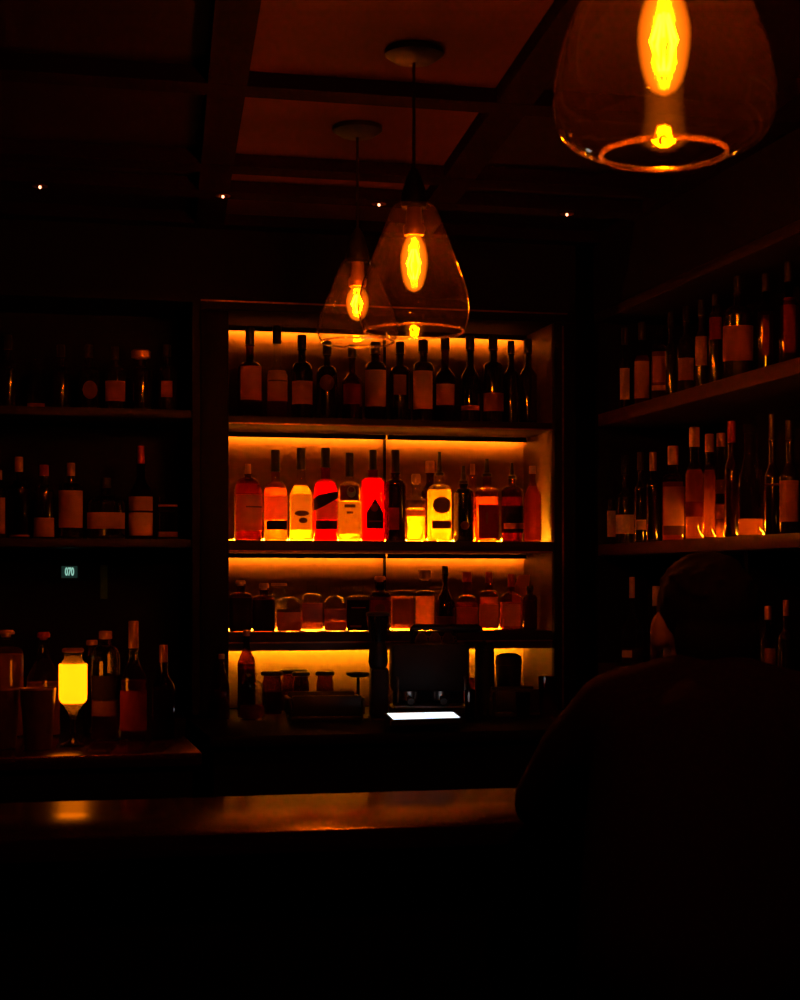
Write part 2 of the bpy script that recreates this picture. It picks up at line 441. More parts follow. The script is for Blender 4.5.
# ------------------------------------------------------------------ the bar in front
bar = thing('bar_counter', 'long dark bar counter with reddish polished wooden top across the foreground', 'counter', (0,0,0))
boxo('worktop', 'bar_wood', bar, -2.0, 2.02, 2.74, 3.20, 1.04, 1.08, bev=.006)
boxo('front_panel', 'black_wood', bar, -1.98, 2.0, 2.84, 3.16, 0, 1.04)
tb = bmesh.new(); tube(tb, [(-1.95,2.78,.2),(1.98,2.78,.2)], .02); link('foot_rail', tb, 'brass', bar)

# ------------------------------------------------------------------ bottles
GLASS = {'cl':('clear_glass'), 'am':'amber_glass', 'br':'brown_glass', 'rd':'red_glass', 'dk':'dark_glass', 'wi':'wine_glass'}
LIQ = {'am':'amber_liquid','go':'gold_liquid','rd':'red_liquid','br':'brown_liquid','dr':'dark_red_liquid','cl':'clear_liquid','gl':'glow_liquid', None:None}
CAP = {'bk':'black_cap','rd':'red_cap','cr':'cream_cap','co':'copper_cap','ck':'cork','st':'steel','cl':'clear_glass'}
LAB = {'cr':'cream_label','ta':'tan_label','wh':'white_label','ye':'yellow_label','bk':'black_label','br':'brown_label','dr':'dark_red_label','pk':'pink_label','in':'smudge_ink'}
def interp(tab, z):
    if z <= tab[0][1]: return tab[0]
    for a, b in zip(tab, tab[1:]):
        if z <= b[1]:
            t = (z-a[1])/max(1e-9, b[1]-a[1])
            return tuple(a[i]+(b[i]-a[i])*t for i in range(4))
    return tab[-1]
def patch(name, mat, parent, tab, xa, xb, zlo, zhi, lift=.0012, thick=.0008, nc=14, nr=6):
    """a paper label laid on the bottle: x in metres across the front, zlo/zhi numbers or functions of t in 0..1"""
    bm = bmesh.new(); lay = []
    for off in (lift, lift+thick):
        g = []
        for i in range(nc+1):
            t = i/nc; x = xa+(xb-xa)*t
            lo = zlo(t) if callable(zlo) else zlo; hi = zhi(t) if callable(zhi) else zhi
            rowv = []
            for j in range(nr+1):
                z = lo+(hi-lo)*j/nr
                r, _, n, dp = interp(tab, z)
                q = max(-.985, min(.985, x/max(r, 1e-4)))
                y = -r*dp*(1-abs(q)**n)**(1/n)
                k = 1+off/r
                rowv.append(bm.verts.new((q*r*k, y*k-off*.2, z)))
            g.append(rowv)
        lay.append(g)
    a, b = lay
    for i in range(nc):
        for j in range(nr):
            bm.faces.new((a[i][j], a[i][j+1], a[i+1][j+1], a[i+1][j]))
            bm.faces.new((b[i][j], b[i+1][j], b[i+1][j+1], b[i][j+1]))
        bm.faces.new((a[i][0], a[i+1][0], b[i+1][0], b[i][0]))
        bm.faces.new((a[i][nr], b[i][nr], b[i+1][nr], a[i+1][nr]))
    for i in (0, nc):
        for j in range(nr):
            bm.faces.new((a[i][j], b[i][j], b[i][j+1], a[i][j+1]))
    return link(name, bm, mat, parent)

def bottle(pos, base, xc, wd, top, cap, neck, sh, nw, style, sq, gl, liq, fill, cp, cw, labels, label, group, name='liquor_bottle', cat='bottle', kind='cap', depth=None):
    X, Y, d = pos
    m = d/F
    base += .0008
    t = thing(name, label, cat, (X, Y, base), -math.atan2(X, Y), group)
    zz = lambda y: zp(y, d)-base
    hw = wd/2*m; nr = nw/2*m
    dp = depth if depth else (1.0 if sq <= 2.3 else .8)
    zs, zn, zc, zt = zz(sh), zz(neck), zz(cap), zz(top)
    zs = min(zs, zn-.004); zc = max(zc, zn+.004); zt = max(zt, zc+.004)
    prof = [(hw*.86, 0, sq, dp), (hw*.97, .003, sq, dp), (hw, .008, sq, dp), (hw, zs, sq, dp)]
    for i in range(1, 9):
        q = i/8
        if style == 'round': r = nr+(hw-nr)*math.sqrt(max(0, 1-q**2)); z = zs+(zn-zs)*q
        elif style == 'slope': r = nr+(hw-nr)*(.5+.5*math.cos(math.pi*q)); z = zs+(zn-zs)*q
        elif style == 'cone': r = hw+(nr-hw)*q; z = zs+(zn-zs)*q
        elif style == 'flat': r = nr+(hw-nr)*(1-q**3)**.6; z = zs+(zn-zs)*q
        s_ = sq+(2-sq)*q; prof.append((max(r, nr), z, s_, dp+(1-dp)*q))
    prof += [(nr, zc-.006, 2, 1), (nr*1.14, zc-.005, 2, 1), (nr*1.14, zc, 2, 1)]
    glassy = gl not in ('dk', 'wi')
    link('glass_body', lathe(bmesh.new(), prof, 32), GLASS[gl], t)
    if glassy and liq:
        zf = min(zz(fill), zn)
        lp = []
        for k in range(15):
            z = .006+(zf-.006)*k/14
            r, _, n, q = interp(prof, z); lp.append((max(.003, r-.0028), z, n, q))
        link('liquid', lathe(bmesh.new(), lp, 32), LIQ[liq], t)
    cr = (cw/2*m) if cw else nr*1.2
    if cp:
        if kind == 'pourer':
            o = link('pourer', lathe(bmesh.new(), [(nr*1.16, zc+.0005), (nr*1.16, zc+.012), (nr*.7, zc+.016), (nr*.42, zt-.004), (nr*.5, zt)], 16), CAP[cp], t)
        elif kind == 'stopper':
            link('stopper', lathe(bmesh.new(), [(cr*.55, zc+.0005), (cr*.6, zc+.006), (cr, zc+.008), (cr*1.02, zt-.006), (cr*.8, zt)], 20), CAP[cp], t)
        else:
            link('cap', lathe(bmesh.new(), [(cr*.98, zc+.0005), (cr, zc+.002), (cr, zt-.003), (cr*.9, zt)], 20), CAP[cp], t)
    for lb in labels:
        x0, x1, y0, y1, mat = lb[:5]; shp = lb[5] if len(lb) > 5 else None
        lay = lb[6] if len(lb) > 6 else 0
        xa, xb = (x0-xc)*m, (x1-xc)*m
        za, zb = max(.0025, zz(y1)), zz(y0)
        nm = {'in':'label_print'}.get(mat, 'label')
        lo, hi = za, zb
        if shp == 'oval':
            nm = 'emblem'; c = (za+zb)/2; h = (zb-za)/2
            lo = lambda q, c=c, h=h: c-h*math.sqrt(max(.002, 1-(2*q-1)**2)); hi = lambda q, c=c, h=h: c+h*math.sqrt(max(.002, 1-(2*q-1)**2))
        elif shp == 'house':
            hi = lambda q, za=za, zb=zb: zb-(zb-za)*.48*abs(2*q-1)
        elif shp == 'swoosh':
            nm = 'label_stripe'
            lo = lambda q, za=za, zb=zb: za+(zb-za)*(.06+.62*q**1.3); hi = lambda q, za=za, zb=zb: za+(zb-za)*(.62+.38*q**.5)
        elif shp == 'band': nm = 'label_or_glint_band'
        patch(nm, LAB[mat], t, prof, xa, xb, lo, hi, lift=.0012+.0011*lay)
    return t

# --- upper lit shelf
G2 = 'bottles on the upper shelf of the lit cabinet'
ROW2 = [
 (250,25,328,345,362,372,8,'round',2.0,'br','br',360,'bk',9,[(241,261,367,401,'pk')],'brown bottle at left end of upper lit shelf, black cap, tall faded label','cap'),
 (277,22,326,344,364,376,7,'slope',2.0,'cl','br',372,'bk',9,[(268,287,371,402,'ta'),(269,286,381,382.5,'in','band',1)],'slim-necked bottle on upper lit shelf, second from left, two-tier tan label','cap'),
 (302,22,335,349,362,372,8,'round',2.0,'dk',None,0,'bk',9,[(292.5,312,382,405,'ta')],'dark bottle on upper lit shelf, third from left, square tan label','cap'),
 (327,22,341,355,366,376,7,'round',2.0,'dk',None,0,'bk',9,[(320,334,376,392,'br','oval')],'blackish bottle on upper lit shelf directly beneath the farther pendant shade','cap'),
 (352,21,345,358,372,383,7,'slope',2.0,'wi',None,0,'bk',9,[(344,360,385,405,'dr')],'dark wine-red bottle on upper lit shelf, fifth from left','cap'),
 (375.5,22,342,354,362,369,9,'round',2.0,'br','br',370,'bk',10,[(365.5,385.5,371,407,'ta'),(367,384,405.5,407.5,'cr','band',1)],'bottle on upper lit shelf with tall tan label, right of its middle upright','cap'),  # cream foot band paints the lit base
 (400,22,342,354,366,376,8,'round',2.0,'dk',None,0,'bk',9,[(394,406,376,396,'br')],'black bottle on upper lit shelf under the centre pendant shade, seventh from left','cap'),
 (423,22,340,352,362,370,9,'round',2.0,'dk',None,0,'bk',10,[(413.5,432,372,410,'ta')],'dark bottle on upper lit shelf, tallest plain tan label, eighth from left','cap'),
 (445,21,336,350,366,378,8,'slope',2.0,'br','br',372,'bk',9,[(436.5,454,385,406,'pk')],'bottle on upper lit shelf, fifth from right, short reddish square label','cap'),
 (470,21,336,350,366,380,8,'slope',2.0,'dk',None,0,'bk',9,[(461.5,479,406.5,411,'pk','band')],'dark bottle on upper lit shelf, fourth from right, thin red strip at foot','cap'),
 (493,22,336,350,362,371,8,'round',2.0,'dk',None,0,'bk',9,[(484,503,394,412,'pk')],'dark bottle on upper lit shelf, third from right, small dim red label','cap'),
 (511,15,341,354,366,376,6,'slope',2.0,'dk',None,0,'bk',7,[],'slim black unlabelled bottle on upper lit shelf, second from right','cap'),
 (528,18,339,353,366,376,7,'slope',2.0,'dk',None,0,'bk',8,[],'black unlabelled bottle at right end of upper lit shelf','cap'),
]
for r in ROW2: bottle(atY(r[0], 6.02), LV[2][1], *r[:-2], r[-2], G2, kind=r[-1])
# --- middle lit shelf
G3 = 'bottles on the bright middle shelf of the lit cabinet'
ROW3 = [
 (248,28,464,474,477,492,7,'round',2.0,'br','br',484,'co',6,[(237,262,495,531,'ta'),(246,261,506.5,508,'in','band',1)],'stout brown bottle at left end of bright middle shelf, broad tan label','cap',6.03),
 (275.5,24,450,472,481,492,8.6,'round',2.0,'am','am',488,'bk',9.4,[(264.5,287,496,520,'wh'),(267,286.5,521,530,'bk','band')],'amber bottle on bright middle shelf, second from left, cream label above black band','cap',6.03),
 (301,24,448,470,477,497,8.5,'slope',3.2,'cl','go',486,'bk',9,[(291,311,494,530,'wh'),(295,308.5,511,516.5,'in','oval',1),(299,307,518,523.5,'in','oval',1)],'pale gold bottle on bright middle shelf, third from left, picture label','cap',6.03),
 (325.5,25,448,468,479,492,9,'round',2.0,'rd','rd',482,'bk',9.4,[(316,337,501,520.5,'ta'),(314.5,337,492,512,'bk','swoosh',1),(316,336.5,521,529.5,'bk','band')],'red bottle on bright middle shelf with slanted black stripe on label','cap',6.03),
 (349.5,23,453,477,482,492,8.6,'round',2.0,'cl','go',488,'bk',9,[(338.8,361,502,534,'ye'),(340.5,358.5,486,501,'br'),(347,355.5,487,498,'wh','oval',1),(348.5,354,487.5,493,'br','oval',2),(345,355,505,508,'in','band',1),(347,353,512,514,'in','band',1)],'bottle with glowing yellow label and round neck emblem on bright middle shelf','cap',6.03),
 (373,24,450,470,477,483,9.4,'flat',3.2,'rd','rd',478,'bk',8,[(367,383,499,529,'bk','house'),(369,381,521,522.2,'dr','band',1),(371,378,504,512,'dr','oval',1)],'bright red square-shouldered bottle on bright middle shelf, black house-shaped label','cap',6.03),
 (395.5,21,450,473,479,487,8.6,'round',2.6,'wi',None,0,'bk',9,[(389,399,508,530,'dr')],'black bottle directly right of the bright red one on middle shelf','cap',6.03),
 (416,19,474,485,494,500,8.5,'cone',3.5,'cl','go',508,'co',9,[(407,426,510,516.5,'ta','band'),(407,426,499,500.5,'in','band')],'short squat clear bottle glowing yellow on bright middle shelf','stopper',6.03),
 (430,17,461,473,482,493,7.5,'slope',2.0,'br','br',490,'cr',9,[],'brown bottle with pale cap half hidden behind squat yellow one, middle shelf','cap',6.13),
 (439.5,25.5,452,476,484,494,8,'round',3.4,'cl','go',490,'bk',5,[(433,450.5,497,514,'br','oval'),(432.5,450.5,521,529,'br','band')],'broad clear bottle on bright middle shelf, brown oval emblem, yellow at foot','pourer',6.03),
 (463.5,20.5,466,484,488,495,8,'round',2.0,'dk',None,0,'bk',6,[(461,469,521.5,530,'pk','oval')],'black bottle with small red dot emblem on bright middle shelf','pourer',6.03),
 (472.5,14,464,475,484,494,7,'slope',2.0,'am','am',494,'cr',5,[],'amber bottle peeking from behind the red-dot black bottle, middle shelf','cap',6.13),
 (487,24,459,477,487,493,8.5,'round',3.2,'am','am',497,'bk',6,[(479,498,505,538.5,'dr'),(486,488,513,524,'in','band',1)],'amber square bottle on bright middle shelf, third from right, large dark red label','pourer',6.03),
 (512,21.5,463,479,486,493,7,'round',2.6,'br','br',497,'bk',5,[(502,522.5,506,533,'bk'),(504.5,522,523.5,529,'ta','band',1)],'brown bottle on bright middle shelf, second from right, black label with tan bar','pourer',6.03),
 (532.5,18,466,474,480,498,5.6,'slope',2.0,'am','am',486,'cr',7,[],'slender tapering amber bottle standing alone at right end of bright middle shelf','cap',5.96),
]
for r in ROW3: bottle(atY(r[0], r[-1]), LV[3][1], *r[:-3], r[-3], G3, kind=r[-2])
# --- lower lit shelf
G4 = 'short bottles on the lower shelf of the lit cabinet'
ROW4 = [
 (240.5,22,580,586,592,597,9,'flat',3.6,'br','br',597,'co',10,[(230,252,598,632,'bk')],'short dark square bottle at left end of lower lit shelf','stopper',6.03),
 (264,22.5,583,590,595,601,9,'flat',3.6,'br','br',599,'co',10,[(253,274,600,632,'bk')],'short dark square bottle on lower lit shelf, second from left','stopper',6.03),
 (279,17,583,586,592,598,13,'round',2.0,'cl','cl',600,'co',16,[],'clear jar with wide flat lid behind front row, left on lower lit shelf','cap',6.115),
 (289,25,586,589,597,608,11,'round',2.0,'cl','am',611,'cl',12,[(277.5,300.5,612,631,'ta'),(278,300,609,612,'br','band')],'short clear bottle with tan label on lower lit shelf, fourth from left','cap',6.03),
 (312,21.5,581,585,593,600,10.5,'round',2.6,'cl','am',603,'cl',11.5,[(303,322,603,622,'pk')],'round-shouldered clear bottle with pinkish label on lower lit shelf','cap',6.03),
 (335,22.5,586,589,596,607,11,'round',2.0,'cl','am',609,'cl',13,[(325,346,609,620,'pk'),(325,346,621,631,'ta')],'short clear bottle with two-tone label on lower lit shelf, left of dark square one','cap',6.03),
 (358,22.5,586,589,595,599,10,'flat',3.6,'cl','br',604,'cl',13,[(347.5,368.5,600,632,'bk'),(352,365,607,608,'pk','band',1),(351,361,625,627,'pk','band',1)],'short square bottle with black label left of the cabinet upright, lower shelf','cap',6.03),
 (380,21,576,582,591,597,10,'round',2.6,'br','br',597,'co',11,[(371,389,600,632,'dr'),(375,385,604,612,'br','oval',1)],'dark red-labelled bottle on lower lit shelf behind the coffee grinder hopper','stopper',6.03),
 (402,23,582,585,590,594,11,'flat',3.8,'cl','am',596,'cl',13,[(393,414,599,624,'pk')],'square flat-shouldered clear bottle glowing at foot on lower lit shelf','cap',6.03),
 (425,20,570,581,590,595,10,'flat',3.4,'cl','am',596,'co',12,[],'square amber decanter with tall stopper on lower lit shelf','stopper',6.03),
 (445,20.5,566,574,588,604,6,'cone',2.0,'wi',None,0,'bk',6.5,[(436,454,616,630,'br')],'dark sloping-shouldered wine bottle on lower lit shelf','cap',6.03),
 (467,21.5,572,582,595,603,9,'round',2.0,'am','br',603,'rd',9.4,[(457,477.5,607,624,'ye')],'red-capped bottle with bright orange label on lower lit shelf','cap',6.03),
 (489,19.5,572,583,590,598,8,'round',2.6,'am','am',597,'rd',7.6,[(480,498,604,628,'ta')],'red-capped amber bottle on lower lit shelf, right of orange-labelled one','cap',6.03),
 (511,23.5,574,587,592,602,7,'round',3.0,'am','am',602,'rd',7,[(502.5,520,604,626,'ta')],'broad amber bottle with red cap on lower lit shelf, next to leaning card','cap',6.03),
 (530,14.5,586,590,594,600,6,'round',3.0,'br','br',600,'bk',7,[],'small dark bottle at right end of lower lit shelf','cap',6.05),
]
for r in ROW4: bottle(atY(r[0], r[-1]), LV[4][1], *r[:-3], r[-3], G4, kind=r[-2])
# leaning orange card on the lower shelf
X, Y, d = atY(521, 6.125); cdt = thing('card', 'orange card leaning above the right bottles on lower lit shelf', 'card', (X, Y, LV[4][1]+.0008), -.2)
bm = bmesh.new(); m = d/F
zt = zp(575, d)-LV[4][1]; zl = zp(593, d)-LV[4][1]
vs = [bm.verts.new((x*m, y, z)) for (x, z) in ((-9, 0), (4, 0), (4, zl), (9, zt), (-2, zt), (-9, zl)) for y in (-.001, .001)]
bmesh.ops.convex_hull(bm, input=vs)
link('card_sheet', bm, 'tan_label', cdt, smooth=False)
boxo('card_foot', 'tan_label', cdt, -8*m, 3*m, .0012, .03, 0, .002)

# --- left bay shelves
GL = 'bottles on the lower shelf of the dark left bay'
ROWL = [
 (-2,20,470,480,487,497,7,'round',2.0,'dk',None,0,'co',8,[(-9,4.5,498,534,'ta')],'bottle cut by left edge on lower dark left shelf, tan label','cap'),
 (19,21,457,472,480,490,8,'round',2.0,'br','br',489,'pk',8,[(10,29,535,537,'ta','band')],'brown bottle on lower dark left shelf, reddish capsule, second from left','cap'),
 (44,20,465,476,484,494,7,'round',2.0,'dk',None,0,'rd',9,[(34.5,53.5,518,537,'ta')],'black bottle on lower dark left shelf, low square tan label','cap'),
 (71,24,463,476,482,488,7,'round',2.0,'dk',None,0,'co',8,[(59.5,82,491,528,'ta')],'dark bottle with bright cap and tall tan label, lower dark left shelf','cap'),
 (106,38,478,488,494,505,9,'round',3.0,'dk',None,0,'bk',10,[(88,124,513,529,'ta')],'extra wide black flask with broad low tan label, lower dark left shelf','cap'),
 (141,24,446,464,478,494,8,'slope',2.0,'br','br',490,'rd',7,[(129.5,152,497,511,'ta'),(129.5,152,513,536,'cr')],'tall bottle with two-part bright label on lower dark left shelf','cap'),
 (168,21,475,482,486,492,7,'round',3.0,'cl',None,0,'cl',8,[(158.5,177.5,532,537,'ta','band'),(159,177,505,507,'pk','band')],'clear decanter at right end of lower dark left shelf','stopper'),
]
CAP['pk'] = 'copper_cap'
for r in ROWL: bottle(atY(r[0], 6.0), ZL2, *r[:-2], r[-2], GL, kind=r[-1])
GL1 = 'bottles on the upper shelf of the dark left bay'
ROWU = [
 (8,20,335,350,360,370,7,'round',2.0,'dk',None,0,'bk',8,[],'almost invisible black bottle at far left of upper dark left shelf','cap'),
 (36,18,358,366,372,380,6,'round',2.6,'cl',None,0,'cl',8,[(28,44,404,407,'pk','band')],'clear decanter on upper dark left shelf, second from left','stopper'),
 (61,20,345,357,366,376,7,'round',2.0,'dk',None,0,'bk',8,[],'unlabelled black bottle between decanter and round-label bottle, upper dark left shelf','cap'),
 (89,22,345,358,366,374,7,'round',2.0,'dk',None,0,'bk',8,[(83,97,382,400,'br','oval')],'dark bottle with faint oval label on upper dark left shelf','cap'),
 (115,22,347,360,366,374,7,'round',2.0,'dk',None,0,'bk',8,[(106,124.5,382,402,'pk')],'dark bottle with dim square red label on upper dark left shelf','cap'),
 (141,22,350,360,367,372,10,'round',2.0,'dk',None,0,'pk',19,[],'black bottle with broad reddish cap on upper dark left shelf','stopper'),
 (167,20,345,357,366,376,7,'round',2.0,'dk',None,0,'bk',8,[(161.5,172,382,398,'pk')],'dark bottle with narrow red label at right end of upper dark left shelf','cap'),
]
for r in ROWU: bottle(atY(r[0], 6.0), ZL1, *r[:-2], r[-2], GL1, kind=r[-1])

# --- right wall shelving
GR2 = 'bottles on the middle shelf of the right wall'
RR2 = [
 (610,12,468,484,494,502,5,'slope',2.0,'dk',None,0,'bk',6,[(605,615,511,537,'cr')],'farthest bottle on middle right shelf, narrow black with tall cream label','cap',2.165),
 (625,18,455,475,487,498,6,'slope',2.0,'dk',None,0,'bk',7,[(616,633.5,515,534,'cr')],'second-farthest bottle on middle right shelf, black, low cream label','cap',2.19),
 (640.5,13,452,470,480,490,5.5,'slope',2.0,'dk',None,0,'bk',6.5,[(636.5,646,520,530,'ta')],'black bottle with tiny tan label on middle right shelf','cap',2.165),
 (653,14,452,471,479,488,6,'round',2.0,'dk',None,0,'pk',7,[],'unlabelled black bottle with brown capsule on middle right shelf','cap',2.17),
 (673,22,446,465,474,483,9,'round',3.0,'am','am',482,'cr',10.5,[(664,683.5,487,526,'ta'),(664,683.5,526,535,'br','band')],'amber bottle with tall tan label and pale square cap, middle right shelf','cap',2.19),
 (694.5,19,427,447,462,476,9,'slope',2.0,'am','go',470,'cr',10.5,[(686.5,703.5,502,517,'dr')],'amber bottle with small dark red label, middle right shelf','cap',2.19),
 (709.5,13,434,452,463,476,7.5,'slope',2.0,'am','go',470,'pk',9,[],'slim glowing golden bottle without label, middle right shelf','cap',2.165),
 (721,14,433,447,460,472,7.5,'slope',2.0,'cl','am',480,'pk',9,[(715,728,494,504,'bk'),(715,728,505,519,'cr')],'bottle with black and cream label left of dark red bottle, middle right shelf','cap',2.30),
 (731.5,14,421,443,456,470,7,'slope',2.0,'wi',None,0,'rd',8,[],'dark red wine bottle with red capsule, middle right shelf','cap',2.165),
 (751,26,424,432,446,492,13,'slope',2.0,'cl','am',519,'cl',16,[],'wide clear carafe glowing at its foot, middle right shelf','cap',2.19),
 (772.5,16,414,440,462,478,7,'slope',2.0,'dk',None,0,'bk',7.5,[(766,779,484,486,'br','band')],'tall black wine bottle right of glowing carafe, middle right shelf','cap',2.165),
 (790,21,420,440,462,478,8,'slope',2.0,'dk',None,0,'bk',9,[(780.5,797.5,481,522,'ta')],'black bottle with tall orange label at right picture edge, middle right shelf','cap',2.18),
]
for r in RR2: bottle(atX(r[0], r[-1]), RZ[2][1], *r[:-3], r[-3], GR2, kind=r[-2])
GR1 = 'bottles on the top shelf of the right wall'
RR1 = [
 (624.5,12,328,345,355,363,5,'slope',2.0,'dk',None,0,'bk',6,[(620.5,629,369,400,'cr')],'farthest bottle on top right shelf, narrow cream label','cap',2.165),
 (642,16,322,340,350,360,6,'slope',2.0,'am','br',356,'bk',7,[(635,648.5,362,399,'ta')],'second-farthest bottle on top right shelf, tall tan label','cap',2.18),
 (659,15,328,336,344,352,6,'round',2.6,'cl','br',352,'cl',8,[(653,665,357,383,'pk'),(652.5,666,386,391,'cr','band')],'clear bottle with dim red label and bright foot, top right shelf','stopper',2.18),  # bright line at the base painted as the cream foot band
 (671,11,312,328,340,352,5,'slope',2.0,'dk',None,0,'bk',6,[],'slim black unlabelled bottle, fourth-farthest on top right shelf','cap',2.165),
 (686,17,306,322,334,345,6,'slope',2.0,'dk',None,0,'bk',7,[(679,693,359,381,'ta')],'black bottle with low square orange label, top right shelf','cap',2.19),
 (701.5,13,300,316,328,340,6,'slope',2.0,'dk',None,0,'bk',7,[(696,706.5,337,366,'ta')],'black bottle with upright orange label, middle of top right shelf','cap',2.165),
 (715.5,13,294,306,312,318,6,'round',2.0,'dk',None,0,'bk',7,[(710,721,318,340,'dr')],'black bottle with dark red shoulder label, top right shelf','cap',2.165),
 (738,29,276,294,306,318,8,'round',3.0,'dk',None,0,'bk',9,[(723,753,327,362,'pk')],'extra broad black bottle with wide reddish label, top right shelf','cap',2.22),
 (766,16,274,292,304,312,7,'round',2.6,'br','br',312,'bk',8,[(763,769,316,356,'dr')],'brown bottle with faint red streak, second nearest on top right shelf','cap',2.18),
 (789,20,262,282,296,306,8,'slope',2.0,'br','br',306,'bk',9,[(784,795,298,354,'dr')],'brown bottle at right picture edge on top right shelf, tall dark red label','cap',2.19),
]
for r in RR1: bottle(atX(r[0], r[-1]), RZ[1][1], *r[:-3], r[-3], GR1, kind=r[-2])
GR3 = 'bottles on the lowest shelf of the right wall'
RR3 = [
 (604,9,622,632,640,646,4,'slope',2.0,'dk',None,0,'bk',5,[(601,607,652,668,'pk')],'small bottle with dim red label beside the shoulder, lowest right shelf','cap',2.165),
 (632,22,577,598,612,632,5,'slope',2.0,'cl','br',648,'pk',5.5,[(622.5,632,650,657,'cr')],'tall-necked clear bottle left of the head on lowest right shelf','cap',2.19),
 (656,12,586,606,618,630,6,'slope',2.0,'am','br',618,'pk',7,[],'slim amber bottle touching the outline of the head, lowest right shelf','cap',2.165),
 (768,15,606,620,632,642,6,'slope',2.0,'br','br',640,'pk',7,[(765,774.5,648,669,'ta')],'brown bottle with tan label right of the head, lowest right shelf','cap',2.165),
 (786,16,600,616,628,640,6,'slope',2.0,'dk',None,0,'pk',6,[],'black bottle with bright neck near right picture edge, lowest right shelf','cap',2.19),
]
for r in RR3: bottle(atX(r[0], r[-1]), RZ[3][1], *r[:-3], r[-3], GR3, kind=r[-2])

# --- service counter at left
GS = 'bottles on the left service counter'
RS = [
 (6,36,630,637,646,656,15,'round',2.0,'cl','gl',654,'co',17,[],'wide clear decanter behind cups at left picture edge','stopper',4.75),
 (43.5,34,632,640,650,682,11,'slope',2.0,'cl','gl',682,'rd',13,[],'conical clear decanter with red stopper behind the reddish cup','stopper',4.75),
 (92,18,640,645,655,668,8,'round',2.0,'br','br',665,'co',11,[],'small brown bottle half hidden behind black-labelled one on left counter','cap',4.78),
 (105.5,29,631,639,645,661,11,'round',2.0,'cl','br',700,'pk',13,[(92.5,120,675,699,'bk'),(93,119.5,700,715,'br')],'clear bottle with black label right of the candle on left counter','cap',4.60),
 (133.5,26,621,648,655,682,9,'slope',2.0,'cl','br',680,'pk',10,[(121,146,690,730,'dr')],'tallest clear bottle on left counter, long dark red capsule','cap',4.56),
 (163.5,23,645,662,672,688,8,'slope',2.0,'br','br',688,'pk',8.5,[],'rightmost slim brown bottle on left counter','cap',4.60),
]
for r in RS: bottle(atY(r[0], r[-1]), ZS, *r[:-3], r[-3], GS, kind=r[-2])
# two reddish cups
def cup(px, Y, wpx, ytop, label):
    X, Y, d = atY(px, Y); m = d/F; h = zp(ytop, d)-ZS; R = wpx/2*m
    t = thing('tumbler', label, 'cup', (X, Y, ZS+.0008), 0, 'cups on the left service counter')
    link('cup_wall', lathe(bmesh.new(), [(R*.74,0),(R*.78,.004),(R,h),(R*.95,h),(R*.74,.012),(R*.02,.010)], 28), 'ceramic', t)
    tb = bmesh.new()
    n = 28
    link('rim', lathe(tb, [(R*.955,h+.0005),(R*1.02,h+.0005),(R*1.02,h+.005),(R*.955,h+.005),(R*.955,h+.0006)], n, close=False), 'copper_cap', t)
cup(38, 4.40, 35, 690, 'dark reddish tapered cup in front of the conical decanter')
cup(3, 4.44, 33, 690, 'dark reddish cup cut off by the left picture edge')
# candle lamp
X, Y, d = atY(73, 4.46); m = d/F
cl = thing('candle_lamp', 'glowing yellow candle cup on clear glass stem on left counter', 'candle', (X, Y, ZS+.0008))
z = lambda y: zp(y, d)-ZS
link('foot', lathe(bmesh.new(), [(13*m,0),(13*m,.004),(6*m,.010),(3*m,.018),(2.6*m,z(722)),(5*m,z(712)),(11*m,z(703.5))], 28), 'clear_glass', cl)
link('candle_glass', lathe(bmesh.new(), [(11.5*m,z(703)),(13.6*m,z(700)),(14*m,z(695)),(14*m,z(665)),(13.4*m,z(664.2))], 32), 'candle_wax', cl)
link('neck', lathe(bmesh.new(), [(12*m,z(663.8)),(9*m,z(659)),(9*m,z(652.5))], 28), 'clear_glass', cl)
link('lid', lathe(bmesh.new(), [(10.6*m,z(652.2)),(10.8*m,z(649.5)),(9*m,z(648.5))], 28), 'copper_cap', cl)

# ------------------------------------------------------------------ back counter goods
ZC = 1.01
GC = 'bottles and jars on the back counter'
RC = [
 (221.5,16,654,659,664,688,5,'slope',2.0,'am','br',690,'co',6,[],'slim amber bottle at left end of back counter below the cabinet','cap',5.80),
 (246.5,18,630,636,645,664,6.5,'slope',2.0,'br','br',664,'co',7,[],'brown beer bottle in front of lowest glowing panel, left end','cap',5.85),
]
for r in RC: bottle(atY(r[0], r[-1]), ZC, *r[:-3], r[-3], GC, kind=r[-2])
